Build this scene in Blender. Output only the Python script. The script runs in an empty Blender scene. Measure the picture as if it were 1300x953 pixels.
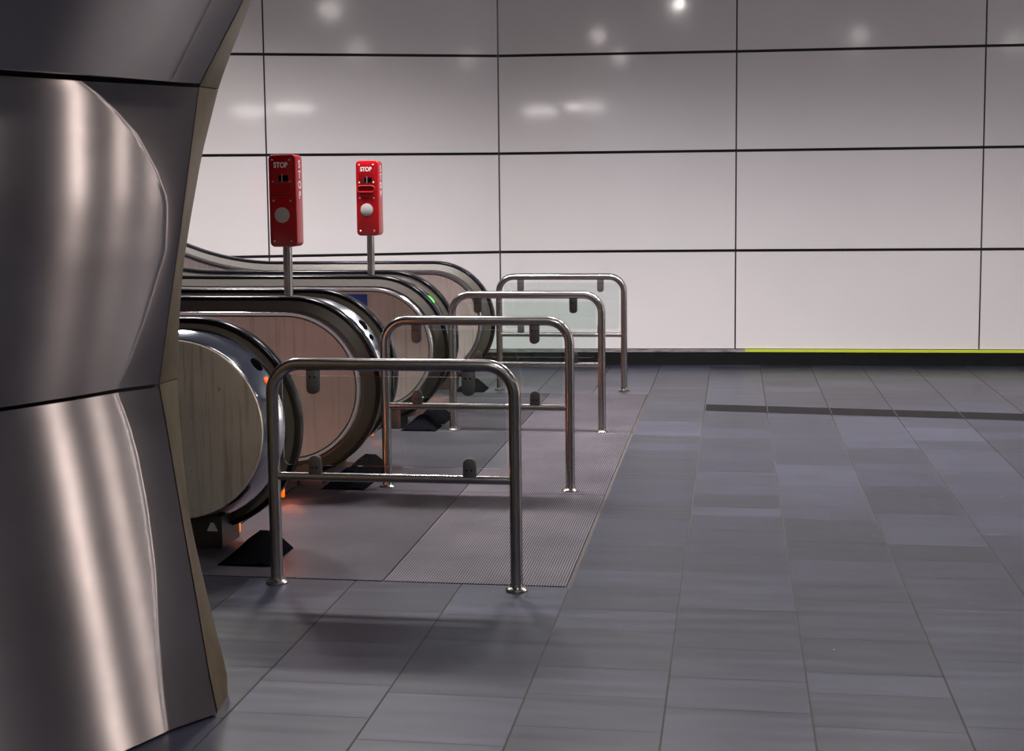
import bpy, bmesh, math, random
from mathutils import Vector, Matrix
random.seed(7)
sc = bpy.context.scene
COL = sc.collection
PI = math.pi

# ------------------------------------------------------------------ helpers
class MB:
    """collects verts/faces (with material slot index) and links them as ONE mesh object"""
    def __init__(s): s.v = []; s.f = []; s.m = []; s.uv = {}; s.tone = {}
    def vert(s, p): s.v.append(tuple(p)); return len(s.v) - 1
    def face(s, idx, m=0): s.f.append(tuple(idx)); s.m.append(m); return len(s.f) - 1
    def quad(s, a, b, c, d, m=0):
        return s.face([s.vert(a), s.vert(b), s.vert(c), s.vert(d)], m)
    def box(s, x0, y0, z0, x1, y1, z1, m=0):
        i = [s.vert(p) for p in ((x0,y0,z0),(x1,y0,z0),(x1,y1,z0),(x0,y1,z0),(x0,y0,z1),(x1,y0,z1),(x1,y1,z1),(x0,y1,z1))]
        for q in ((0,3,2,1),(4,5,6,7),(0,1,5,4),(1,2,6,5),(2,3,7,6),(3,0,4,7)): s.face([i[k] for k in q], m)
    def loft(s, rings, closed=True, m=0, cap=False):
        """rings: list of equal length point lists; quads between consecutive rings"""
        n = len(rings[0]); ids = [[s.vert(p) for p in r] for r in rings]
        for a, b in zip(ids[:-1], ids[1:]):
            for k in range(n if closed else n - 1):
                j = (k + 1) % n
                s.face((a[k], a[j], b[j], b[k]), m)
        if cap:
            s.face(list(reversed(ids[0])), m); s.face(ids[-1], m)
        return ids
    def tube(s, pts, rad, seg=16, m=0, cap=True):
        pts = [Vector(p) for p in pts]; rings = []
        t0 = (pts[1] - pts[0]).normalized()
        ref = Vector((0, 1, 0)) if abs(t0.y) < .9 else Vector((1, 0, 0))
        for i, p in enumerate(pts):
            if i == 0: t = pts[1] - pts[0]
            elif i == len(pts) - 1: t = pts[-1] - pts[-2]
            else: t = (pts[i+1] - p).normalized() + (p - pts[i-1]).normalized()
            t.normalize(); u = t.cross(ref).normalized(); w = u.cross(t)
            rings.append([p + (u * math.cos(a) + w * math.sin(a)) * rad for a in [2*PI*k/seg for k in range(seg)]])
        s.loft(rings, True, m, cap)
    def lathe(s, prof, cx, cy, seg=24, m=0, axis='z', cz=0):
        """prof: (radius, height) pairs; axis z at (cx,cy) or axis y facing -y at (cx, cz)"""
        rings = []
        for r, h in prof:
            if axis == 'z': rings.append([(cx + r*math.cos(2*PI*k/seg), cy + r*math.sin(2*PI*k/seg), h) for k in range(seg)])
            else: rings.append([(cx + r*math.cos(2*PI*k/seg), cy - h, cz + r*math.sin(2*PI*k/seg)) for k in range(seg)])
        s.loft(rings, True, m, True)
    def prism(s, outline, d0, d1, plane='xz', m=0):
        """outline: 2d points; extruded between d0 and d1 along the missing axis"""
        def P(p, d): return (p[0], d, p[1]) if plane == 'xz' else ((p[0], p[1], d) if plane == 'xy' else (d, p[0], p[1]))
        a = [s.vert(P(p, d0)) for p in outline]; b = [s.vert(P(p, d1)) for p in outline]; n = len(a)
        s.face(a, m); s.face(list(reversed(b)), m)
        for k in range(n): s.face((a[k], b[k], b[(k+1) % n], a[(k+1) % n]), m)
    def build(s, name, mats, parent=None, smooth=None, bevel=0, bseg=2):
        me = bpy.data.meshes.new(name); me.from_pydata(s.v, [], s.f)
        if not isinstance(mats, (list, tuple)): mats = [mats]
        for mt in mats: me.materials.append(mt)
        for p, mi in zip(me.polygons, s.m): p.material_index = mi
        if s.tone:
            at = me.attributes.new('tone', 'FLOAT', 'FACE')
            for k, v in s.tone.items(): at.data[k].value = v
        bm = bmesh.new(); bm.from_mesh(me)
        if not s.tone:
            bmesh.ops.remove_doubles(bm, verts=bm.verts, dist=1e-5)
            bmesh.ops.recalc_face_normals(bm, faces=bm.faces)
        if bevel:
            es = [e for e in bm.edges if len(e.link_faces) == 2 and e.calc_face_angle(0) > .6]
            bmesh.ops.bevel(bm, geom=es, offset=bevel, segments=bseg, affect='EDGES', profile=.5, clamp_overlap=True)
        bm.to_mesh(me); bm.free()
        o = bpy.data.objects.new(name, me); COL.objects.link(o)
        if smooth is not None or bevel:
            ang = math.radians(smooth if smooth is not None else 35)
            me.polygons.foreach_set('use_smooth', [True] * len(me.polygons))
            me.set_sharp_from_angle(angle=ang)
        if parent: o.parent = parent
        return o

def tag(o, label=None, cat=None, group=None, kind=None):
    if label: o['label'] = label
    if cat: o['category'] = cat
    if group: o['group'] = group
    if kind: o['kind'] = kind
    return o
def thing(name, label, cat, loc=(0,0,0), group=None):
    o = bpy.data.objects.new(name, None); COL.objects.link(o); o.location = loc; o.empty_display_size = .1
    return tag(o, label, cat, group)
def copy_tree(o, parent=None, dy=0):
    c = o.copy(); COL.objects.link(c)
    if parent: c.parent = parent
    for ch in list(o.children): copy_tree(ch, c)
    return c

# ------------------------------------------------------------------ materials
def mat(name): 
    m = bpy.data.materials.new(name); m.use_nodes = True
    nt = m.node_tree; b = nt.nodes['Principled BSDF']; return m, nt, b
def N(nt, t, **kw):
    n = nt.nodes.new(t)
    for k, v in kw.items():
        if k in n.inputs: n.inputs[k].default_value = v
        else: setattr(n, k, v)
    return n
def simple(name, col, rough=.5, metal=0, spec=.5, coat=0, emit=None, es=0):
    m, nt, b = mat(name)
    b.inputs['Base Color'].default_value = (*col, 1); b.inputs['Roughness'].default_value = rough
    b.inputs['Metallic'].default_value = metal; b.inputs['Specular IOR Level'].default_value = spec
    b.inputs['Coat Weight'].default_value = coat; b.inputs['Coat Roughness'].default_value = .08
    if emit: b.inputs['Emission Color'].default_value = (*emit, 1); b.inputs['Emission Strength'].default_value = es
    return m
def coords(nt, scale=(1,1,1), rot=(0,0,0)):
    g = N(nt, 'ShaderNodeNewGeometry'); mp = N(nt, 'ShaderNodeMapping')
    mp.inputs['Scale'].default_value = scale; mp.inputs['Rotation'].default_value = rot
    nt.links.new(g.outputs['Position'], mp.inputs['Vector']); return mp.outputs['Vector']
def noise(nt, vec, scale, detail=4, rough=.55):
    n = N(nt, 'ShaderNodeTexNoise'); n.inputs['Scale'].default_value = scale; n.inputs['Detail'].default_value = detail
    n.inputs['Roughness'].default_value = rough; nt.links.new(vec, n.inputs['Vector']); return n.outputs['Fac']
def ramp(nt, fac, stops):
    r = N(nt, 'ShaderNodeValToRGB'); e = r.color_ramp.elements
    e[0].position, e[0].color = stops[0][0], (*stops[0][1], 1); e[1].position, e[1].color = stops[-1][0], (*stops[-1][1], 1)
    for p, c in stops[1:-1]:
        q = e.new(p); q.color = (*c, 1)
    nt.links.new(fac, r.inputs['Fac']); return r.outputs['Color']
def mixc(nt, a, b, fac, mode='MIX'):
    n = N(nt, 'ShaderNodeMix', data_type='RGBA', blend_type=mode)
    for s_, v in ((n.inputs[0], fac), (n.inputs[6], a), (n.inputs[7], b)):
        if hasattr(v, 'is_linked') or hasattr(v, 'links'): nt.links.new(v, s_)
        elif isinstance(v, tuple): s_.default_value = (*v, 1)
        else: s_.default_value = v
    return n.outputs[2]
def math_(nt, op, a, b=0.0, clamp=False):
    n = N(nt, 'ShaderNodeMath', operation=op, use_clamp=clamp)
    for s_, v in ((n.inputs[0], a), (n.inputs[1], b)):
        if isinstance(v, (int, float)): s_.default_value = v
        else: nt.links.new(v, s_)
    return n.outputs[0]
def bump(nt, h, b, strength=.2, dist=.01):
    n = N(nt, 'ShaderNodeBump'); n.inputs['Strength'].default_value = strength; n.inputs['Distance'].default_value = dist
    nt.links.new(h, n.inputs['Height']); nt.links.new(n.outputs['Normal'], b.inputs['Normal'])

def m_portal():
    m, nt, b = mat('brushed_portal_steel')
    v = coords(nt, (1, 1, 1))
    fine = noise(nt, coords(nt, (4, 4, 500)), 1.0, 3)      # horizontal hairline brushing
    big = noise(nt, v, 2.2, 5, .6); bl = noise(nt, v, 9, 3)
    c = ramp(nt, big, [(.3, (.37, .335, .33)), (.5, (.44, .405, .40)), (.7, (.50, .465, .46))])
    spots = ramp(nt, noise(nt, v, 23, 4, .7), [(.70, (1, 1, 1)), (.78, (.45, .4, .36))])
    c = mixc(nt, c, spots, 1.0, 'MULTIPLY')
    nt.links.new(c, b.inputs['Base Color'])
    b.inputs['Metallic'].default_value = 1
    b.inputs['Roughness'].default_value = .27
    b.inputs['Anisotropic'].default_value = 1.0
    tg = N(nt, 'ShaderNodeCombineXYZ', X=0.0, Y=0.0, Z=1.0)
    nt.links.new(tg.outputs[0], b.inputs['Tangent'])
    pass
    return m
def m_steel(name, col=(.5, .46, .42), rough=.3, stains=0.0, vscale=(1, 1, 1), aniso=0.0):
    m, nt, b = mat(name)
    big = noise(nt, coords(nt, (1, 1, 1)), 4.0, 5, .6)
    c = ramp(nt, big, [(.3, tuple(x * .85 for x in col)), (.7, col)])
    if stains:
        drip = noise(nt, coords(nt, (45, 45, 1.6)), 1.0, 4, .6)
        c = mixc(nt, c, ramp(nt, drip, [(.52, (1, 1, 1)), (.68, (.62, .58, .52))]), stains, 'MULTIPLY')
        sp = noise(nt, coords(nt, (1, 1, 1)), 17, 5, .75)
        c = mixc(nt, c, ramp(nt, sp, [(.66, (1, 1, 1)), (.74, (.35, .3, .27))]), stains, 'MULTIPLY')
    nt.links.new(c, b.inputs['Base Color']); b.inputs['Metallic'].default_value = .6 if stains else 1
    r = math_(nt, 'ADD', rough - .04, math_(nt, 'MULTIPLY', big, .1)); nt.links.new(r, b.inputs['Roughness'])
    if aniso: b.inputs['Anisotropic'].default_value = aniso
    return m
def m_wall():
    m, nt, b = mat('white_enamelled_glass')
    big = noise(nt, coords(nt, (1, 1, 1)), .7, 3)
    c = ramp(nt, big, [(.35, (.735, .70, .70)), (.65, (.775, .735, .74))])
    nt.links.new(c, b.inputs['Base Color'])
    b.inputs['IOR'].default_value = 1.9
    sm = noise(nt, coords(nt, (1, 1, 1)), 3.2, 3)
    r = math_(nt, 'ADD', .035, math_(nt, 'MULTIPLY', sm, .10)); nt.links.new(r, b.inputs['Roughness'])
    bump(nt, noise(nt, coords(nt, (1, 1, 1)), 1.1, 2), b, .03, .01)
    return m
def m_floor():
    m, nt, b = mat('dark_slate_floor_tiles')
    at = N(nt, 'ShaderNodeAttribute', attribute_name='tone'); t = at.outputs['Fac']
    off = N(nt, 'ShaderNodeCombineXYZ'); nt.links.new(math_(nt, 'MULTIPLY', t, 37.0), off.inputs[0]); nt.links.new(math_(nt, 'MULTIPLY', t, 91.0), off.inputs[1])
    def shifted(scale):
        a = N(nt, 'ShaderNodeVectorMath', operation='ADD'); nt.links.new(coords(nt, scale), a.inputs[0]); nt.links.new(off.outputs[0], a.inputs[1]); return a.outputs[0]
    base = ramp(nt, t, [(0, (.006, .008, .016)), (.5, (.013, .015, .029)), (1, (.029, .032, .053))])
    streak = noise(nt, shifted((1.3, 15, 1)), 1.0, 3, .55)
    c = mixc(nt, base, ramp(nt, streak, [(.32, (.86, .86, .87)), (.52, (1, 1, 1)), (.74, (1.3, 1.28, 1.3))]), 1.0, 'MULTIPLY')
    blot = noise(nt, shifted((3, 5, 1)), 1.0, 4, .6)
    c = mixc(nt, c, ramp(nt, blot, [(.35, (.82, .82, .82)), (.65, (1.15, 1.15, 1.15))]), 1.0, 'MULTIPLY')
    spk = noise(nt, coords(nt, (1, 1, 1)), 160, 2, .6)
    c = mixc(nt, c, ramp(nt, spk, [(.3, (.85, .85, .85)), (.7, (1.15, 1.15, 1.15))]), 1.0, 'MULTIPLY')
    gum = N(nt, 'ShaderNodeTexVoronoi'); gum.inputs['Scale'].default_value = 2.3; nt.links.new(coords(nt, (1, 1.3, 1)), gum.inputs['Vector'])
    c = mixc(nt, (.5, .5, .5), c, ramp(nt, gum.outputs['Distance'], [(.012, (0, 0, 0)), (.016, (1, 1, 1))]))
    gd = N(nt, 'ShaderNodeTexVoronoi'); gd.inputs['Scale'].default_value = 3.1; nt.links.new(coords(nt, (1, 1, 1), (0, 0, .6)), gd.inputs['Vector'])
    c = mixc(nt, (.03, .03, .035), c, ramp(nt, gd.outputs['Distance'], [(.022, (.25, .25, .25)), (.05, (1, 1, 1))]))
    nt.links.new(c, b.inputs['Base Color'])
    r = math_(nt, 'ADD', .27, math_(nt, 'MULTIPLY', streak, .12)); nt.links.new(r, b.inputs['Roughness'])
    b.inputs['IOR'].default_value = 1.62
    bump(nt, math_(nt, 'ADD', streak, math_(nt, 'MULTIPLY', blot, .5)), b, .04, .003)
    return m
def m_mat(name='ribbed_landing_plate', hi=(.145, .133, .15)):
    m, nt, b = mat(name)
    g = N(nt, 'ShaderNodeNewGeometry'); sx = N(nt, 'ShaderNodeSeparateXYZ'); nt.links.new(g.outputs['Position'], sx.inputs[0])
    w = math_(nt, 'SINE', math_(nt, 'MULTIPLY', sx.outputs[0], 2*PI/.0115))
    w01 = math_(nt, 'ADD', math_(nt, 'MULTIPLY', w, .5), .5)
    big = noise(nt, coords(nt, (1, 1, 1)), 2.5, 5, .6)
    c = ramp(nt, w01, [(.30, (.004, .0035, .005)), (.62, hi)])
    c = mixc(nt, c, ramp(nt, big, [(.3, (.6, .6, .62)), (.7, (1.15, 1.12, 1.12))]), 1.0, 'MULTIPLY')
    nt.links.new(c, b.inputs['Base Color'])
    b.inputs['Metallic'].default_value = .2; b.inputs['Roughness'].default_value = .5; b.inputs['Specular IOR Level'].default_value = .25
    bump(nt, w01, b, .6, .002)
    return m
def m_granite():
    m, nt, b = mat('black_granite')
    s = noise(nt, coords(nt, (1, 1, 1)), 140, 3, .7)
    c = ramp(nt, s, [(.45, (.002, .002, .002)), (.62, (.012, .012, .011)), (.75, (.05, .05, .045))])
    nt.links.new(c, b.inputs['Base Color']); b.inputs['Roughness'].default_value = .25
    return m
def m_glass():
    m, nt, b = mat('clear_panel_glass')
    b.inputs['Base Color'].default_value = (.87, .945, .91, 1); b.inputs['Roughness'].default_value = .0
    b.inputs['Transmission Weight'].default_value = 1; b.inputs['IOR'].default_value = 1.5
    return m
def m_worn():
    m, nt, b = mat('worn_grey_trim')
    s = noise(nt, coords(nt, (3, 3, 30)), 3, 5, .7)
    c = ramp(nt, s, [(.35, (.10, .08, .075)), (.5, (.26, .235, .235)), (.7, (.42, .39, .40))])
    nt.links.new(c, b.inputs['Base Color']); b.inputs['Roughness'].default_value = .5; b.inputs['Metallic'].default_value = .3
    return m
def m_brass():
    m, nt, b = mat('matte_bronze_trim')
    s = noise(nt, coords(nt, (2, 2, 1.2)), 3, 5, .65)
    c = ramp(nt, s, [(.3, (.12, .09, .045)), (.55, (.19, .145, .08)), (.75, (.25, .19, .115))])
    nt.links.new(c, b.inputs['Base Color']); b.inputs['Roughness'].default_value = .42; b.inputs['Metallic'].default_value = .7
    return m

# ------------------------------------------------------------------ camera (image taken as 1300x953)
yaw, pit, rol, FPX, CH = .1541, .1049, -.0106, 1815.7, 1.68
fw = Vector((-math.sin(yaw)*math.cos(pit), math.cos(yaw)*math.cos(pit), -math.sin(pit)))
r0 = Vector((math.cos(yaw), math.sin(yaw), 0)); u0 = r0.cross(fw)
rr = r0*math.cos(rol) + u0*math.sin(rol); uu = -r0*math.sin(rol) + u0*math.cos(rol)
cd = bpy.data.cameras.new('camera'); cam = bpy.data.objects.new('camera', cd); COL.objects.link(cam)
M = Matrix.Identity(4)
for i in range(3): M[i][0], M[i][1], M[i][2] = rr[i], uu[i], -fw[i]
M[0][3], M[1][3], M[2][3] = 0, 0, CH
cam.matrix_world = M
cd.sensor_width = 36; cd.sensor_fit = 'HORIZONTAL'; cd.lens = FPX/1300*36
cd.shift_y = -45/1300; cd.clip_start = .05; cd.clip_end = 200
sc.camera = cam

# ------------------------------------------------------------------ portal frame vectors
az = math.radians(26.835)
PT_D = Vector((math.sin(az), math.cos(az), 0)); PT_N = Vector((PT_D.y, -PT_D.x, 0)); PT_B = Vector((-1.672, 4.452, 0))

MT = dict(
    portal=m_portal(), brass=m_brass(), wall=m_wall(), floor=m_floor(), mat=m_mat(), matdark=m_mat('darker_ribbed_plate', (.075, .068, .082)), granite=m_granite(), glass=m_glass(), worn=m_worn(),
    gap=simple('dark_joint', (.012, .011, .011), .7), grout=simple('brown_grout', (.05, .04, .038), .8),
    band=simple('dark_stone_band', (.006, .005, .006), .75, 0, .2),
    yellow=simple('yellow_green_strip', (.55, .62, .05), .4),
    rail=m_steel('satin_rail_steel', (.40, .375, .36), .22),
    disc=m_steel('stained_outer_steel', (.88, .79, .65), .34, .8),
    inner=m_steel('satin_inner_steel', (.58, .48, .455), .34, .55),
    chrome=simple('polished_chrome', (.62, .64, .69), .15, 1),
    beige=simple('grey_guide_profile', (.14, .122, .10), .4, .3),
    beigedimmed=simple('dimmed_guide_profile', (.075, .066, .056), .4, .3),  # same guide profile, darkened in colour to stand in for dimmer light
    rubber=simple('black_handrail_rubber', (.003, .003, .004), .2, 0, .2),
    darkmetal=m_steel('dark_plinth_steel', (.13, .12, .115), .4),
    black=simple('black_plastic', (.004, .004, .005), .8, 0, 0),
    red=simple('red_lacquer', (.33, .003, .007), .28, 0, .5, .3),
    white=simple('white_lettering', (.8, .8, .78), .5),
    silver=simple('screw_steel', (.55, .5, .48), .35, .8),
    clampm=simple('grey_clamp_metal', (.13, .12, .12), .4, .7),
    greydisc=simple('pale_grey_disc', (.34, .33, .31), .55),
    blue=simple('blue_sticker', (.004, .02, .13), .4),
    orange=simple('orange_lamp', (.8, .12, .01), .3, emit=(1, .14, .01), es=1.1),
    green=simple('green_lamp', (.05, .7, .05), .3, emit=(.08, 1, .04), es=1.6),
    orangeb=simple('orange_marker', (.75, .17, .01), .4, emit=(1, .25, .01), es=.5),
    ceil=simple('grey_ceiling_panels', (.34, .41, .54), .5),
    lampf=simple('lamp_trim', (.7, .7, .7), .3, .6),
    lamp=simple('lamp_glow', (1, 1, 1), .5, emit=(1, .93, .9), es=260),
    stripglow=simple('strip_glow', (1, 1, 1), .5, emit=(1, .86, .79), es=13),
    tubeglow=simple('tube_glow', (1, 1, 1), .5, emit=(1, .93, .9), es=9),
    frontwall=simple('pale_blue_grey_wall', (.62, .68, .74), .5),
    render=simple('grey_render', (.34, .33, .33), .6),
    darkwall=simple('dark_stone_wall', (.10, .095, .09), .35),
    step=simple('step_metal', (.09, .09, .09), .4, .6),
)

# ------------------------------------------------------------------ floor: one mesh, individual tile faces over a grout bed
TW = .4665; X0 = -.2109
fl = MB()
fx0, fx1, fy0, fy1 = -9.0, 9.0, -7.0, 14.2
fl.face([fl.vert(p) for p in ((fx0, fy0, -.004), (fx1, fy0, -.004), (fx1, fy1, -.004), (fx0, fy1, -.004))], 1)
MX0, MX1, MY0, MY1 = -2.47, -.690, 5.885, 11.62           # landing plate area
k = math.ceil((fx0 - X0)/TW)
while X0 + (k+1)*TW < fx1:
    xa, xb = X0 + k*TW + .0035, X0 + (k+1)*TW - .0035
    y = fy0 + random.random()*.4; 
    while y < fy1:
        L = random.choice([.22, .3, .3, .42, .42, .55, .62]) * random.uniform(.9, 1.1)
        y2 = min(y + L, fy1)
        g = .0012
        segs = [(y + g, y2 - g)]
        if xb > MX0 and xa < MX1 - .02:      # leave the plates' pit free
            segs = []
            if y < MY0: segs.append((y + g, min(y2, MY0) - g))
            if y2 > MY1: segs.append((max(y, MY1) + g, y2 - g))
        t = random.random()
        for a, b_ in segs:
            if b_ - a < .004: continue
            fi = fl.quad((xa, a, 0), (xb, a, 0), (xb, b_, 0), (xa, b_, 0), 0); fl.tone[fi] = t
        y = y2
    k += 1
floor = fl.build('floor', [MT['floor'], MT['grout']]); tag(floor, kind='structure')
# dark band let into the tiles
bd = MB(); bx = -.205
while bx < 8.5:
    x2 = bx + TW; f0 = lambda x: -.118*(x + .2)
    bd.quad((bx + .003, 10.80 + f0(bx), .0015), (x2 - .003, 10.80 + f0(x2), .0015), (x2 - .003, 11.12 + f0(x2), .0015), (bx + .003, 11.12 + f0(bx), .0015)); bx = x2
tag(bd.build('trim_3', MT['band']), kind='structure')

# landing plates
def plate(x0, x1, y0, y1, label, m='mat'):
    b = MB(); b.box(x0 + .004, y0 + .004, -.004, x1 - .004, y1 - .004, .003)
    fr = b.build('ribbed_floor_plate', MT[m], bevel=.0015, bseg=1)
    tag(fr, label, 'floor plate', 'ribbed metal plates in front of the escalators')
SX = -1.49
ys = [MY0, 7.72, 9.70, MY1]
nm = ['nearest escalator', 'middle escalator', 'farthest escalator']
for j in range(3):
    plate(SX, MX1, ys[j], ys[j+1], 'ribbed grey metal floor plate with the open edge, in front of the ' + nm[j])
    plate(MX0, SX, ys[j], ys[j+1], 'ribbed grey metal floor plate right at the newels of the ' + nm[j], 'matdark')  # newel side takes the darker rib colour

# ------------------------------------------------------------------ back wall: faceted row of enamelled glass panels
CH_ = 4.6
wc = [(-8.0, 11.447), (-6.3, 12.055), (-4.2574, 12.785), (-2.206, 13.519), (.0204, 13.657), (2.2613, 13.723), (4.50, 13.79), (6.75, 13.86), (9.0, 13.93)]
wr = [.157, 1.085, 2.018, 2.9325, 3.85, CH_]
wb = MB(); T = .012
for i in range(len(wc) - 1):
    a, b_ = Vector((*wc[i], 0)), Vector((*wc[i+1], 0)); t = (b_ - a).normalized(); n = Vector((t.y, -t.x, 0))
    back = n * -.03
    wb.quad(a + back, b_ + back, b_ + back + Vector((0, 0, CH_)), a + back + Vector((0, 0, CH_)), 1)
    for r in range(len(wr) - 1):
        p, q = a + t*.007, b_ - t*.007
        z0, z1 = wr[r] + (.013 if r else 0), wr[r+1] - .013
        P = [Vector((p.x, p.y, z0)), Vector((q.x, q.y, z0)), Vector((q.x, q.y, z1)), Vector((p.x, p.y, z1))]
        wb.quad(*P, 0)
        Q = [v + n*-.02 for v in P]
        for e in range(4): wb.quad(P[e], P[(e+1) % 4], Q[(e+1) % 4], Q[e], 0)
tag(wb.build('wall_back', [MT['wall'], MT['gap']]), kind='structure')
def along(z0, z1, out0, out1, i0, i1, name, m, xs=None):
    b = MB(); pts = [Vector((*p, 0)) for p in wc[i0:i1+1]]
    if xs is not None:
        pts = [Vector((x, 13.657 + (x - .0204)*.0295 if x >= .0204 else 13.657 + (x - .0204)*.062, 0)) for x in xs]
    R = []
    for k_, p in enumerate(pts):
        t = (pts[min(k_+1, len(pts)-1)] - pts[max(k_-1, 0)]).normalized(); n = Vector((t.y, -t.x, 0))
        R.append([p + n*out0 + Vector((0,0,z0)), p + n*out1 + Vector((0,0,z0)), p + n*out1 + Vector((0,0,z1)), p + n*out0 + Vector((0,0,z1))])
    b.loft(R, True, 0, True); o = b.build(name, m); tag(o, kind='structure'); return o
along(-.003, .122, -.02, .012, 0, 8, 'baseboard_back', MT['granite'])
along(.124, .150, -.02, .022, 0, 4, 'trim_1', MT['worn'])
along(.124, .150, -.02, .022, 0, 0, 'trim_5', MT['worn'], xs=[.0206, .11])
along(.126, .150, -.02, .024, 0, 0, 'trim_2', MT['yellow'], xs=[.112, 2.26, 4.5, 6.75, 8.98])

# other sides of the hall (seen in reflections)
c = MB(); c.box(fx0, fy0, CH_, fx1, 14.2, CH_ + .1)
tag(c.build('ceiling', MT['ceil']), kind='structure')
w = MB(); w.box(fx1, fy0, 0, fx1 + .2, 14.2, CH_); tag(w.build('wall_right', MT['render']), kind='structure')
w = MB(); w.box(fx0, fy0 - .2, 0, fx1, fy0, CH_); tag(w.build('wall_front', MT['frontwall']), kind='structure')
w = MB(); w.box(fx0 - .2, fy0, 0, fx0, 14.2, CH_); tag(w.build('wall_left', MT['render']), kind='structure')

# ------------------------------------------------------------------ steel portal on the left
def interp(tab, z):
    if z <= tab[0][0]: return tab[0][1] + (z - tab[0][0])*(tab[1][1]-tab[0][1])/(tab[1][0]-tab[0][0])
    for (a, va), (b_, vb) in zip(tab[:-1], tab[1:]):
        if z <= b_: return va + (vb - va)*(z - a)/(b_ - a)
    return vb
IN = [(0, .112), (.128, .078), (.379, .028), (.589, -.017), (.767, -.053), (.832, -.065), (1.06, -.113), (1.413, -.023), (1.608, .027), (2.008, .123), (2.249, .326), (2.6, .58), (3.05, .74), (3.7, .80), (CH_, .80)]
OUT = [(0, 0), (.08, 0), (.221, -.051), (.423, -.113), (.582, -.158), (.797, -.180), (.964, -.195), (1.053, -.195), (1.274, -.174), (1.425, -.15), (1.589, -.105), (1.801, -.04), (2.027, .055), (2.121, .111), (2.274, .209), (2.6, .45), (3.05, .62), (3.7, .68), (CH_, .68)]
def PP_(s, n, z): return PT_B + PT_D*s + PT_N*n + Vector((0, 0, z))
LEN = 3.4; E0 = -.15
portal = thing('clad_portal', 'huge brushed stainless steel clad portal with bronze edge, cut by the left border', 'portal', PP_(-2, -.6, 0))
pinv = Matrix.Translation(-portal.location)
def pbuild(b, name, m, **kw):
    b.v = [tuple(Vector(p) - portal.location) for p in b.v]; return b.build(name, m, portal, **kw)
zs_seams = [0, 1.06, 2.008, 3.05, CH_]
# crease: distance (in metres before the corner) at which the flat sheet turns into its narrow bent lip
def lip_tab(k_, z):
    if k_ == 1: return interp([(1.06, .16), (1.12, .13), (1.28, .085), (1.5, .04), (1.66, .06), (1.76, .12), (1.86, .20), (1.94, .30), (2.008, .42)], z)
    if k_ == 0: return interp([(0, .185), (.3, .155), (.5, .125), (.7, .115), (.85, .12), (.95, .13), (1.06, .155)], z)
    return .10
def sag(s):
    u = -(s - E0); return .2*u - u*u/5 if u < 1.3 else .2*1.3 - 1.3*1.3/5 - (u - 1.3)*(2.6/5 - .2)
for k_ in range(4):
    za, zb = zs_seams[k_] + .006, zs_seams[k_+1] - .006
    b = MB(); rows = []
    nz = 26
    for j in range(nz + 1):
        z = za + (zb - za)*j/nz; lp = lip_tab(k_, z); bl = -.10*lp - sag(E0 - lp)
        ss = [E0, E0 - lp + .006, E0 - lp - .006] 
        row = [PP_(E0, interp(IN, z), z), PP_(E0 - lp + .004, interp(IN, z) + bl + sag(E0 - lp), z), PP_(E0 - lp - .004, interp(IN, z) + bl + sag(E0 - lp), z)]
        for q in range(1, 41):
            f = (q/40)**1.6; s = (E0 - lp)*(1 - f) + (-LEN + .02)*f
            row.append(PP_(s, interp(IN, z) + bl + sag(s), z))
        # folded edge behind the corner
        row = [PP_(E0 + .004, interp(IN, z) - .03, z)] + row
        rows.append(row)
    b.loft(rows, False)
    lo = [p + PT_N*-.03 for p in rows[0]]; hi = [p + PT_N*-.03 for p in rows[-1]]
    b.loft([lo, rows[0]], False); b.loft([rows[-1], hi], False)
    pbuild(b, 'cladding_panel', MT['portal'], smooth=9)
    b = MB(); rows = []
    for j in range(17):
        z = za - .0045 + (zb - za + .009)*j/16
        ni, no = interp(IN, z), interp(OUT, z)
        if k_ == 3: no = min(no, ni - .05)
        rows.append([PP_(E0 + .026, ni - .026, z), PP_(0, no, z), PP_(.012, no - .012, z), PP_(.012, no - 1.2, z)])
    b.loft(rows, False)
    pbuild(b, 'edge_trim', MT['brass'], smooth=30)
# core body behind the cladding (dark joints) with an inner side
b = MB(); rows = []
for j in range(47):
    z = CH_*j/46
    ni = interp(IN, z) - .03
    rows.append([PP_(E0 - .002, ni, z), PP_(E0 + .010, ni - .004, z), PP_(.006, interp(OUT, z) - .02, z), PP_(.006, -1.3, z), PP_(-LEN, -1.3, z), PP_(-LEN, ni + sag(-LEN), z), PP_(E0 - 1.6, ni + sag(E0 - 1.6), z)])
b.loft(rows, True, 0, True)
pbuild(b, 'core', MT['gap'])

# ------------------------------------------------------------------ escalators
ZC = .570
def g_rise(X, X1=-3.85, R=2.2, A=math.radians(30)):
    u = -(X - X1)
    if u <= 0: return 0.0
    ua = R*math.sin(A)
    if u <= ua: return R - math.sqrt(R*R - u*u)
    return R*(1 - math.cos(A)) + (u - ua)*math.tan(A)
XE = -6.4
XS = [-2.6, -2.8, -3.1, -3.4, -3.7] + [-3.85 - .1*i for i in range(1, 12)] + [-5.2, -5.6, -6.0, XE]
def path(cx, r, y, a0=-90, both=True, bottom=True):
    pts = []
    if bottom:
        for X in reversed(XS): pts.append((X, y, ZC - r + g_rise(X)))
    n = 30
    for i in range(n + 1):
        a = math.radians(a0 + (90 - a0)*i/n)
        pts.append((cx + r*math.cos(a), y, ZC + r*math.sin(a)))
    for X in XS: pts.append((X, y, ZC + r + g_rise(X)))
    return pts
def strip(b, specs, m=0, bottom=True, a0=-90):
    b.loft([path(cx, r, y, bottom=bottom, a0=a0) for cx, r, y in specs], False, m)
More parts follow.
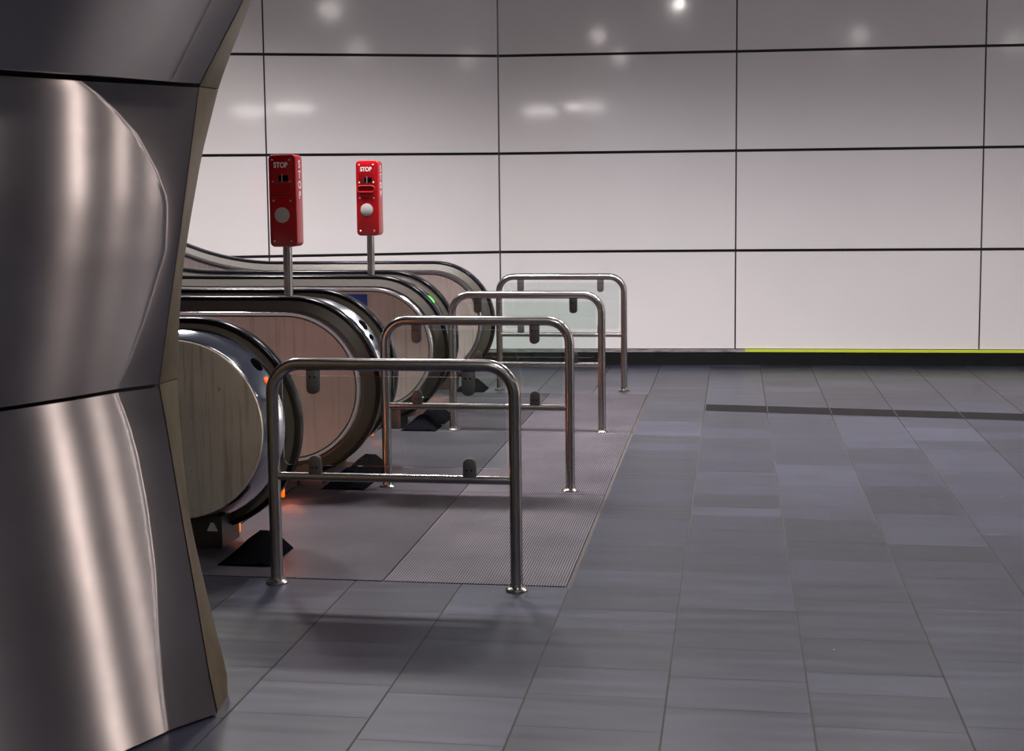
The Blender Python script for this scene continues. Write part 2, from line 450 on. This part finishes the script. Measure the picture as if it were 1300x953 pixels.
def fill(b, cx, r, y, m=0):
    """flat newel face: path outline down to its own centre line, with a softly pressed border"""
    outer = path(cx, r, y)
    cen = [(min(p[0], cx), y, ZC + g_rise(p[0])) for p in outer]
    b.loft([outer, cen], False, m)

def oriented_ellipse(b, cx, r, y, ang, a, bw, rim_dr, m=0, h=.002):
    """small lens on the rim at angle ang; long axis along the rim"""
    A = math.radians(ang); base = Vector((cx + r*math.cos(A), y, ZC + r*math.sin(A)))
    tan = Vector((-math.sin(A), 0, math.cos(A))); rad = Vector((math.cos(A), 0, math.sin(A)))
    yy = Vector((rad.x*rim_dr, 1, rad.z*rim_dr)).normalized(); nrm = tan.cross(yy); 
    if nrm.dot(rad) < 0: nrm = -nrm
    ring = lambda s, hh: [base + tan*(a*s*math.cos(t)) + yy*(bw*s*math.sin(t)) + nrm*hh for t in [2*PI*k/20 for k in range(20)]]
    b.loft([ring(1, -.004), ring(1, h*.5), ring(.8, h), ring(.3, h*1.2)], True, m, True)

def handrail(b, cx, yc, W=.082):
    prof = [(-.5*W + .006, .003), (-.5*W, .008), (-.5*W, .020), (-.5*W + .006, .0285), (-.5*W + .018, .032), (.5*W - .018, .032), (.5*W - .006, .0285), (.5*W, .020), (.5*W, .008), (.5*W - .006, .003)]
    rings = [path(cx, .486 + dr, yc + dy, a0=-108, bottom=False) for dy, dr in prof]
    n = len(rings[0]); R2 = [[rings[q][i] for q in range(len(prof))] for i in range(n)]
    b.loft(R2, True, 0, True)

NEARLAB = {0: 'nearest', 1: 'middle', 2: 'farthest'}
def balustrade(root, side, y_face, lampmat):
    """side 'N': outside faces the camera (thick chrome rim), 'F': lane side faces the camera"""
    s = 1
    def P(b, name, m, parent=root, **kw): return b.build(name, m, parent, **kw)
    if side == 'N':
        yo, yh, yi = y_face, y_face + .19, y_face + .275
        cd_, co = -2.59, -2.562
        # outer newel face + exterior cladding
        b = MB(); strip(b, [(cd_, .405, yo), (cd_, .4235, yo), (cd_, .4275, yo + .006)]); fill(b, cd_, .405, yo)
        P(b, 'outer_panel', MT['disc'], smooth=30)
        b = MB(); strip(b, [(cd_, .4275, yo + .006), (cd_ + .003, .434, yo + .012), (co, .470, yo + .140), (co, .466, yo + .146)])
        rim = P(b, 'newel_rim', MT['chrome'], smooth=40)
        b = MB(); oriented_ellipse(b, -2.5675, .461, yo + .106, 41, .037, .021, .42); P(b, 'sensor_window', MT['black'], rim, smooth=40)
        b = MB(); oriented_ellipse(b, -2.5690, .460, yo + .100, 29.5, .020, .013, .42, h=.006); P(b, 'direction_lamp', lampmat, rim, smooth=40)
        b = MB(); strip(b, [(co, .44, yo + .148), (co, .472, yo + .150), (-2.552, .494, yo + .153), (-2.552, .495, yo + .23), (-2.552, .474, yo + .235), (co, .44, yo + .235)], a0=-100)
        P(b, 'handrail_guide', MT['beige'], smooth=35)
        b = MB(); handrail(b, -2.548, yh); P(b, 'handrail', MT['rubber'], smooth=50)
        b = MB(); strip(b, [(co, .45, yo + .235), (co, .44, yo + .262), (cd_, .43, yi)]); P(b, 'inner_rim', MT['chrome'], smooth=40)
        b = MB(); strip(b, [(cd_, .43, yi), (cd_, .41, yi)]); fill(b, cd_, .41, yi)
        P(b, 'inner_panel', MT['inner'], smooth=30)
        y0, y1 = yo + .02, yi - .02; bxr = -2.385; fy = (yo - .28, yo + .06)
    else:
        yi, yh, yo = y_face, y_face + .075, y_face + .265
        cd_, co = -2.513, -2.500
        b = MB(); strip(b, [(cd_, .402, yi), (cd_, .4045, yi - .001)]); fill(b, cd_, .402, yi)
        pn = P(b, 'inner_panel', MT['inner'], smooth=30)
        b = MB(); strip(b, [(cd_, .408, yi + .004), (cd_, .412, yi - .004), (cd_, .428, yi - .006), (cd_ + .002, .434, yi + .002), (cd_ + .002, .434, yi + .012)]); P(b, 'inner_rim', MT['chrome'], smooth=40)
        b = MB(); strip(b, [(co, .42, yi + .012), (co, .441, yi + .014), (co, .444, yi + .012), (-2.496, .494, yi + .036), (-2.496, .495, yi + .115), (co, .44, yi + .128)], a0=-100)
        P(b, 'handrail_guide', MT['beigedimmed'], smooth=35)
        b = MB(); handrail(b, -2.492, yh); P(b, 'handrail', MT['rubber'], smooth=50)
        b = MB(); strip(b, [(co, .455, yi + .128), (co, .458, yi + .135), (cd_, .434, yo - .012), (cd_, .4275, yo - .004)])
        rim = P(b, 'newel_rim', MT['chrome'], smooth=40)
        b = MB(); strip(b, [(cd_, .4275, yo - .004), (cd_, .405, yo)]); fill(b, cd_, .405, yo)
        P(b, 'outer_panel', MT['disc'], smooth=30)
        y0, y1 = yi + .02, yo - .02; bxr = -2.325; fy = (yi - .09, yi + .14)
    # plinth under the balustrade, following the incline
    b = MB(); top = [(bxr, ZC - .415)] + [(X, ZC - .415 + g_rise(X)) for X in XS]; bot = [(bxr, -.002)] + [(X, max(-.002, ZC - .415 - .75 + g_rise(X))) for X in XS]
    b.loft([[(x, y0, zt), (x, y1, zt), (x, y1, zb), (x, y0, zb)] for (x, zt), (_, zb) in zip(top, bot)], True, 0, True)
    pl = P(b, 'newel_plinth', MT['darkmetal'])
    # black rubber inlet boot in front of the plinth
    b = MB(); xc, hw = -2.175, .125
    R = []
    for t in (0, .08, .3, .5, .75, 1):
        y = fy[0] + (fy[1] - fy[0])*t; k = min(1, t/.5) if t < .5 else 1
        h = .012 + .075*k; w_ = hw
        R.append([(xc - w_, y, 0), (xc - w_, y, .006), (xc - .09 + .0*k, y, .014 + .25*h), (xc - .035, y, h), (xc + .03, y, h*.98), (xc + .085, y, .016 + .3*h), (xc + w_, y, .006), (xc + w_, y, 0)])
    b.loft(R, True, 0, True); P(b, 'inlet_boot', MT['black'], smooth=25)
    return bxr, y0, y1, pl, yi

def make_escalator(idx):
    root = thing('escalator', '', 'escalator', (0, 0, 0))
    yN, yF = 6.33, 7.795
    a = balustrade(root, 'N', yN, MT['orange'] if idx < 1 else MT['green'])
    c_ = balustrade(root, 'F', yF, None)
    l0, l1 = a[4] + .012, c_[4] - .012
    b = MB(); b.box(-2.95, l0 + .03, -.002, -2.475, l1 - .03, .003); P_ = b.build('landing_plate', MT['mat'], root)
    # comb teeth
    b = MB(); n = 60; 
    for i in range(n):
        y = l0 + .05 + (l1 - l0 - .1)*i/(n - 1); b.prism([(-2.95, 0), (-2.95, .006), (-3.09, -.002), (-3.09, -.006)], y - .004, y + .004)
    b.build('comb', MT['yellow'], root)
    # skirts
    for yy in (l0 - .01, l1 - .02):
        b = MB(); top = [(-2.46, .05)] + [(X, .16 + g_rise(X)) for X in XS]
        b.loft([[(x, yy, zt), (x, yy + .03, zt), (x, yy + .03, max(-.002, zt - .5)), (x, yy, max(-.002, zt - .5))] for x, zt in top], True, 0, True)
        b.build('skirt_panel', MT['darkmetal'], root)
    # steps
    for i in range(8):
        x1 = -3.09 - .40*i; zt = [0, 0, .045, .13, .27, .50, .73, .96][i] + .001
        b = MB(); b.box(x1 - .398, l0 + .03, max(-.002, zt - .24), x1, l1 - .03, zt); st = b.build('step', MT['step'], root)
        b = MB(); 
        for q in range(20):
            y = l0 + .06 + (l1 - l0 - .12)*q/19; b.box(x1 - .38, y - .010, zt - .001, x1 - .01, y + .010, zt + .004)
        b.build('tread', MT['step'], st)
    for yy, x in ((6.64, -2.40), (7.44, -2.43)):
        b = MB(); b.box(x - .03, yy - .012, .012, x, yy + .012, .085); b.build('lane_marker_lamp', MT['orangeb'], root, bevel=.003)
    return root, a, c_

labels = ['nearest steel escalator with orange lamp on its chrome newel rim',
          'middle steel escalator, its balustrade with the blue sticker behind the front stop post',
          'farthest steel escalator with glowing green lamp, beside the white panel wall']
first = None; PITCH = 1.975
for i in range(3):
    if i < 1:
        root, a, c_ = make_escalator(i); first = root
    else:
        root = copy_tree(first)
    root.location = (0, PITCH*i, 0)
    tag(root, labels[i], 'escalator', 'escalators side by side')
    if i == 2:
        for ch in root.children:
            for g in ch.children:
                if g.name.startswith('sensor_window'):
                    g.data = g.data.copy(); g.data.materials[0] = MT['green']
                if g.name.startswith('direction_lamp'):
                    g.data = g.data.copy(); g.data.materials[0] = MT['black']
    if i == 1:   # its direction lamp is dark on the photo
        for ch in root.children:
            for g in ch.children:
                if g.name.startswith('direction_lamp'):
                    g.data = g.data.copy(); g.data.materials[0] = MT['black']
        b = MB(); yb = 7.795 - .0035
        b.box(-2.80, yb - .001, .83, -2.545, yb + .003, .957); s_ = b.build('sticker', MT['blue'], root); s_['label'] = 'blue sticker on the steel panel'
    if i == 0:
        # warning pictogram on the plinth and orange markers by the comb
        b = MB(); X_ = -2.405; Yp = 6.33 + .018
        b.prism([(X_ - .055, .085), (X_ + .0, .085), (X_ - .02, .125), (X_ - .035, .125)], Yp - .001, Yp + .001)
        b.build('warning_sticker', MT['greydisc'], root)
first['label'] = labels[0]

# orange and reddish glow of the entry indicators
def light(name, kind, loc, energy, color, **kw):
    l = bpy.data.lights.new(name, kind); l.energy = energy; l.color = color
    for k_, v in kw.items(): setattr(l, k_, v)
    o = bpy.data.objects.new(name, l); COL.objects.link(o); o.location = loc; return o
for k_ in range(3):
    e = (1.3, .5, .7)[k_]
    light('lane_marker_glow', 'POINT', (-2.30, 6.70 + PITCH*k_, .20), 1.6*e, (1, .20, .07), shadow_soft_size=0)
    light('lane_marker_glow', 'POINT', (-2.38, 7.41 + PITCH*k_, .08), .4*e, (1, .22, .07), shadow_soft_size=0)
light('lamp_glow_disc', 'POINT', (-2.20, 6.64, .82), 1.5, (1, .30, .08), shadow_soft_size=0)

# ------------------------------------------------------------------ railings
RY = [5.81, 7.82, 9.775, 11.81]; XL, XR, ZT, ZM = -1.940, -.8935, .954, .470
def make_railing():
    root = thing('guard_railing', '', 'railing', (XL, RY[0], 0))
    def B(b, name, m, **kw):
        b.v = [(x - XL, y, z) for x, y, z in b.v]; return b.build(name, m, root, **kw)
    b = MB(); pts = [(XL, 0, .004)] + [(XL, 0, z) for z in (.2, .45, .7)]; R = .125
    for i in range(11): 
        a = PI - PI/2*i/10; pts.append((XL + R + R*math.cos(a), 0, ZT - R + R*math.sin(a)))
    pts.append(((XL + XR)/2, 0, ZT))
    for i in range(11):
        a = PI/2 - PI/2*i/10; pts.append((XR - R + R*math.cos(a), 0, ZT - R + R*math.sin(a)))
    pts += [(XR, 0, z) for z in (.7, .45, .2, .004)]
    b.tube(pts, .0265, 20); B(b, 'bent_tube', MT['rail'], smooth=50)
    b = MB(); b.tube([(XL + .02, 0, ZM), (XR - .02, 0, ZM)], .0185, 16); B(b, 'mid_bar', MT['rail'], smooth=50)
    for x in (XL, XR):
        b = MB(); b.lathe([(.048, 0), (.048, .008), (.040, .016), (.029, .019), (.0275, .03)], x, 0, 28); B(b, 'base_collar', MT['rail'], smooth=30)
    b = MB(); gx0, gx1, gz0, gz1, r = -1.893, -.935, .520, .904, .03
    o = []
    for cx, cz, a0 in ((gx1 - r, gz0 + r, -90), (gx1 - r, gz1 - r, 0), (gx0 + r, gz1 - r, 90), (gx0 + r, gz0 + r, 180)):
        for i in range(5): a = math.radians(a0 + 90*i/4); o.append((cx + r*math.cos(a), cz + r*math.sin(a)))
    b.prism(o, -.005, .005); B(b, 'glass_pane', MT['glass'])
    for x in (-1.757, -1.088):
        for up in (True, False):
            b = MB(); w_ = .027; o = []
            if up:
                o = [(x + w_, .93), (x + w_, .868)] + [(x + w_*math.cos(a), .868 - .02 - w_*.4*0 + w_*.8*math.sin(a)) for a in [-PI*i/8 for i in range(9)]] + [(x - w_, .868), (x - w_, .93)]
            else:
                o = [(x - w_, .482), (x - w_, .535)] + [(x + w_*math.cos(a), .537 + w_*.95*math.sin(a)) for a in [PI - PI*i/8 for i in range(9)]] + [(x + w_, .535), (x + w_, .482)]
            b.prism(o, -.014, -.0055); b.prism(o, .0055, .014)
            cl = B(b, 'glass_clamp', MT['clampm'], bevel=.0015)
            b = MB()
            for sx in (-.010, .010):
                z = .900 if up else .512
                b.lathe([(.0038, .014), (.0038, .0155), (.003, .0165)], x + sx, 0, 10, axis='y', cz=z)
            b.v = [(p[0] - XL, p[1], p[2]) for p in b.v]; b.build('clamp_screws', MT['black'], cl)
    return root
rl = ['low stainless steel guard railing standing nearest the camera', 'low steel guard railing, second from the camera, behind the nearest one',
      'low steel guard railing, third from the camera, second nearest the white wall', 'low steel guard railing with glass pane, closest to the white wall']
rfirst = make_railing()
for i in range(4):
    r_ = rfirst if i == 0 else copy_tree(rfirst)
    r_.location = (XL, RY[i], 0); tag(r_, rl[i], 'railing', 'guard railings in front of the escalators')

# ------------------------------------------------------------------ red stop posts
def text_mesh(b, s, size, place, stretch=1.0):
    cu = bpy.data.curves.new('t', 'FONT'); cu.body = s; cu.size = size; cu.align_x = 'CENTER'; cu.align_y = 'CENTER'; cu.offset = size*.018; cu.extrude = .0006
    o = bpy.data.objects.new('t', cu); COL.objects.link(o); bpy.context.view_layer.update()
    dg = bpy.context.evaluated_depsgraph_get(); me = bpy.data.meshes.new_from_object(o.evaluated_get(dg))
    base = len(b.v)
    for v in me.vertices: b.v.append(place(v.co.x*stretch, v.co.y, v.co.z))
    for p in me.polygons: b.face([base + i for i in p.vertices], 0)
    bpy.data.objects.remove(o); bpy.data.curves.remove(cu); bpy.data.meshes.remove(me)
def rrect(x0, z0, x1, z1, r, n=6):
    o = []
    for cx, cz, a0 in ((x1 - r, z0 + r, -90), (x1 - r, z1 - r, 0), (x0 + r, z1 - r, 90), (x0 + r, z0 + r, 180)):
        for i in range(n): a = math.radians(a0 + 90*i/(n - 1)); o.append((cx + r*math.cos(a), cz + r*math.sin(a)))
    return o
def make_stop():
    root = thing('stop_post', '', 'emergency stop', (0, 0, 0))
    def B(b, name, m, parent=root, **kw): return b.build(name, m, parent, **kw)
    w, y0, y1, z0, z1 = .083, -.066, .062, 1.358, 1.897
    b = MB(); b.prism(rrect(-w, z0, w, z1, .028), y0, y1); box = B(b, 'housing', MT['red'], bevel=.006, bseg=3)
    b = MB(); b.lathe([(.027, 0.0), (.027, 1.36)], 0, 0, 24); B(b, 'post', MT['rail'], smooth=50)
    b = MB(); b.lathe([(.05, 0), (.05, .008), (.03, .014), (.028, .02)], 0, 0, 24); B(b, 'base_collar', MT['rail'], smooth=30)
    b = MB(); b.prism(rrect(-.066, 1.722, .060, 1.880, .012), y0 - .006, y0 + .002); cov = B(b, 'cover_plate', MT['red'], box, bevel=.002)
    b = MB(); b.prism(rrect(-.020, 1.742, .038, 1.776, .006), y0 - .0075, y0 - .003); B(b, 'key_window', MT['black'], box)
    b = MB(); b.prism(rrect(-.002, 1.735, .004, 1.785, .002), y0 - .010, y0 - .004); B(b, 'key_tongue', MT['silver'], box)
    # stadium shaped pull handle: raised ring
    b = MB(); ring = rrect(-.072, 1.672, .055, 1.717, .0215, 9); ring = [(x, y0 - .010, z) for x, z in ring]; b.tube(ring + [ring[0], ring[1]], .0035, 8, cap=False)
    B(b, 'pull_handle', MT['red'], box, smooth=60)
    b = MB(); b.prism(rrect(-.068, 1.676, .051, 1.713, .0180, 9), y0 - .006, y0 + .002); B(b, 'handle_recess', MT['red'], box)
    for x in (-.056, .047):
        for z in (1.866, 1.740, 1.628, 1.392):
            b = MB(); d = y0 - (.006 if z > 1.7 else 0)
            b.lathe([(.0062, -.001), (.0062, .0015), (.0045, .003)], x, d, 12, axis='y', cz=z); B(b, 'screw', MT['silver'], box, smooth=40)
    b = MB(); b.lathe([(.0455, -.001), (.0455, .002), (.043, .003)], -.006, y0, 40, axis='y', cz=1.544); B(b, 'round_disc', MT['greydisc'], box, smooth=30)
    b = MB(); text_mesh(b, 'STOP', .044, lambda x, y, z: (-.006 + x, y0 - .0070 - z, 1.834 + y), .80); B(b, 'lettering', MT['white'], box)
    b = MB()
    for i, ch in enumerate('STOP'):
        text_mesh(b, ch, .062, lambda x, y, z, i=i: (w + .0012 + z, .0 + x*1.0, 1.838 - .060*i + y), 1.15)
    B(b, 'side_lettering', MT['white'], box)
    return root
sfirst = make_stop()
sl = ['red STOP emergency post nearest the camera, between first and second escalator', 'red STOP emergency post standing farther back, between middle and farthest escalator']
for i, y in enumerate((8.185, 10.155)):
    s_ = sfirst if i == 0 else copy_tree(sfirst)
    s_.location = (-2.612, y, 0); tag(s_, sl[i], 'emergency stop', 'red stop posts')

# ------------------------------------------------------------------ lamps of the hall, out of view, many added for their light
def downlight(x, y, e, spread=150, soft=.09):
    t = thing('ceiling_downlight', 'one of the unseen round ceiling downlights, mostly added for their light', 'ceiling light', (x, y, CH_), 'round ceiling downlights')
    b = MB(); b.lathe([(.12, -.001), (.12, -.012), (.095, -.014), (.09, -.004)], 0, 0, 28); b.build('trim_ring', MT['lampf'], t, smooth=30)
    b = MB(); b.lathe([(.088, -.003), (.088, -.006)], 0, 0, 24); b.build('lens', MT['lamp'], t)
    o = light('downlight_beam', 'SPOT', (x, y, CH_ - .03), e, (1, .95, .96), spot_size=math.radians(spread), spot_blend=1.0, shadow_soft_size=soft)
    return t
for x, y, e, sp in [(.32, 3.83, 430, 155), (-.85, -.74, 420, 160), (3.3, -1.66, 420, 160), (6.6, 2.0, 300, 150), (6.6, -3.0, 250, 150), (-.2, -5.2, 200, 160),  # first three read off wall reflections, the others added as fill
                (-4.2, 9.6, 1450, 141), (-2.4, 9.6, 1260, 141), (-.6, 9.6, 1090, 141), (1.2, 9.6, 950, 141), (3.0, 9.6, 740, 140), (4.8, 9.6, 450, 140), (6.6, 9.6, 380, 140)]:  # unseen row, added to wash the white wall with light
    downlight(x, y, e, sp, .3 if y > 9 else .12)
def tube_lamp(x0, y0, x1, y1, z, e, label, hang=True):
    a, b_ = Vector((x0, y0, z)), Vector((x1, y1, z)); d = (b_ - a); L = d.length; mid = (a + b_)/2; up = CH_ - z if hang else .09
    t = thing('linear_luminaire', label, 'ceiling light' if hang else 'wall light', mid, 'linear luminaires'); t.rotation_euler = (0, 0, math.atan2(d.y, d.x))
    b = MB(); b.box(-L/2, -.07, .02, L/2, .07, .09); b.build('housing', MT['lampf'], t, bevel=.006)
    b = MB(); b.box(-L/2 + .02, -.055, .0, L/2 - .02, .055, .02); b.build('diffuser', MT['tubeglow'], t, bevel=.004)
    if hang and up > .1:
        b = MB(); b.box(-.02, -.02, .09, .02, .02, up); b.build('hanger', MT['lampf'], t)
    if e:
        o = light('tube_light', 'AREA', tuple(mid - Vector((0, 0, .01))), e, (1, .9, .84), shape='RECTANGLE', size=L, size_y=.1); o.rotation_euler = (0, 0, math.atan2(d.y, d.x))
def wall_strip(y, w, label):  # unseen guessed strips, added to draw vertical streaks on the portal steel
    t = thing('added_wall_light', label, 'wall light', (fx1, y, .3), 'added vertical light strips')
    b = MB(); b.box(-.05, -w/2 - .03, -.03, .0, w/2 + .03, 3.93); b.build('housing', MT['lampf'], t, bevel=.006)
    b = MB(); b.box(-.06, -w/2, 0, -.049, w/2, 3.9); b.build('diffuser', MT['stripglow'], t)
wall_strip(6.65, .30, 'added vertical light strip on the right wall, nearest the camera')
wall_strip(8.7, .20, 'added vertical light strip on the right wall, middle one')
wall_strip(10.6, .16, 'added vertical light strip on the right wall, closest to the white wall')
def pendant(x0, x1, y, z, label):
    t = thing('pendant_luminaire', label, 'pendant light', ((x0 + x1)/2, y, z), 'pendant luminaires'); L = (x1 - x0)/2
    b = MB(); b.box(-L, -.05, .04, L, .05, .09); b.build('housing', MT['lampf'], t, bevel=.006)
    b = MB(); b.box(-L + .02, -.045, -.02, L - .02, .045, .041); b.build('diffuser', MT['tubeglow'], t, bevel=.01)
    for x in (-L*.8, L*.8):
        b = MB(); b.tube([(x, 0, .085), (x, 0, 2), (x, 0, CH_ - z)], .006, 8); b.build('suspension_rod', MT['lampf'], t)
pendant(-2.15, -1.62, 6.0, 2.80, 'short pendant light strip above the nearest escalator end')
pendant(-1.52, -.93, 6.0, 2.86, 'short pendant light strip above the nearest guard railing')
wd = bpy.data.worlds.new('world'); sc.world = wd; wd.use_nodes = True
wd.node_tree.nodes['Background'].inputs[0].default_value = (.35, .37, .42, 1); wd.node_tree.nodes['Background'].inputs[1].default_value = .12

sc.view_settings.view_transform = 'Standard'; sc.view_settings.look = 'None'; sc.view_settings.gamma = 1; sc.view_settings.use_curve_mapping = False
sc.view_settings.exposure = 0.0
sc.cycles.use_denoising = True
sc.cycles.max_bounces = 10; sc.cycles.transparent_max_bounces = 12; sc.cycles.sample_clamp_indirect = 6
sc.cycles.caustics_reflective = False; sc.cycles.caustics_refractive = False
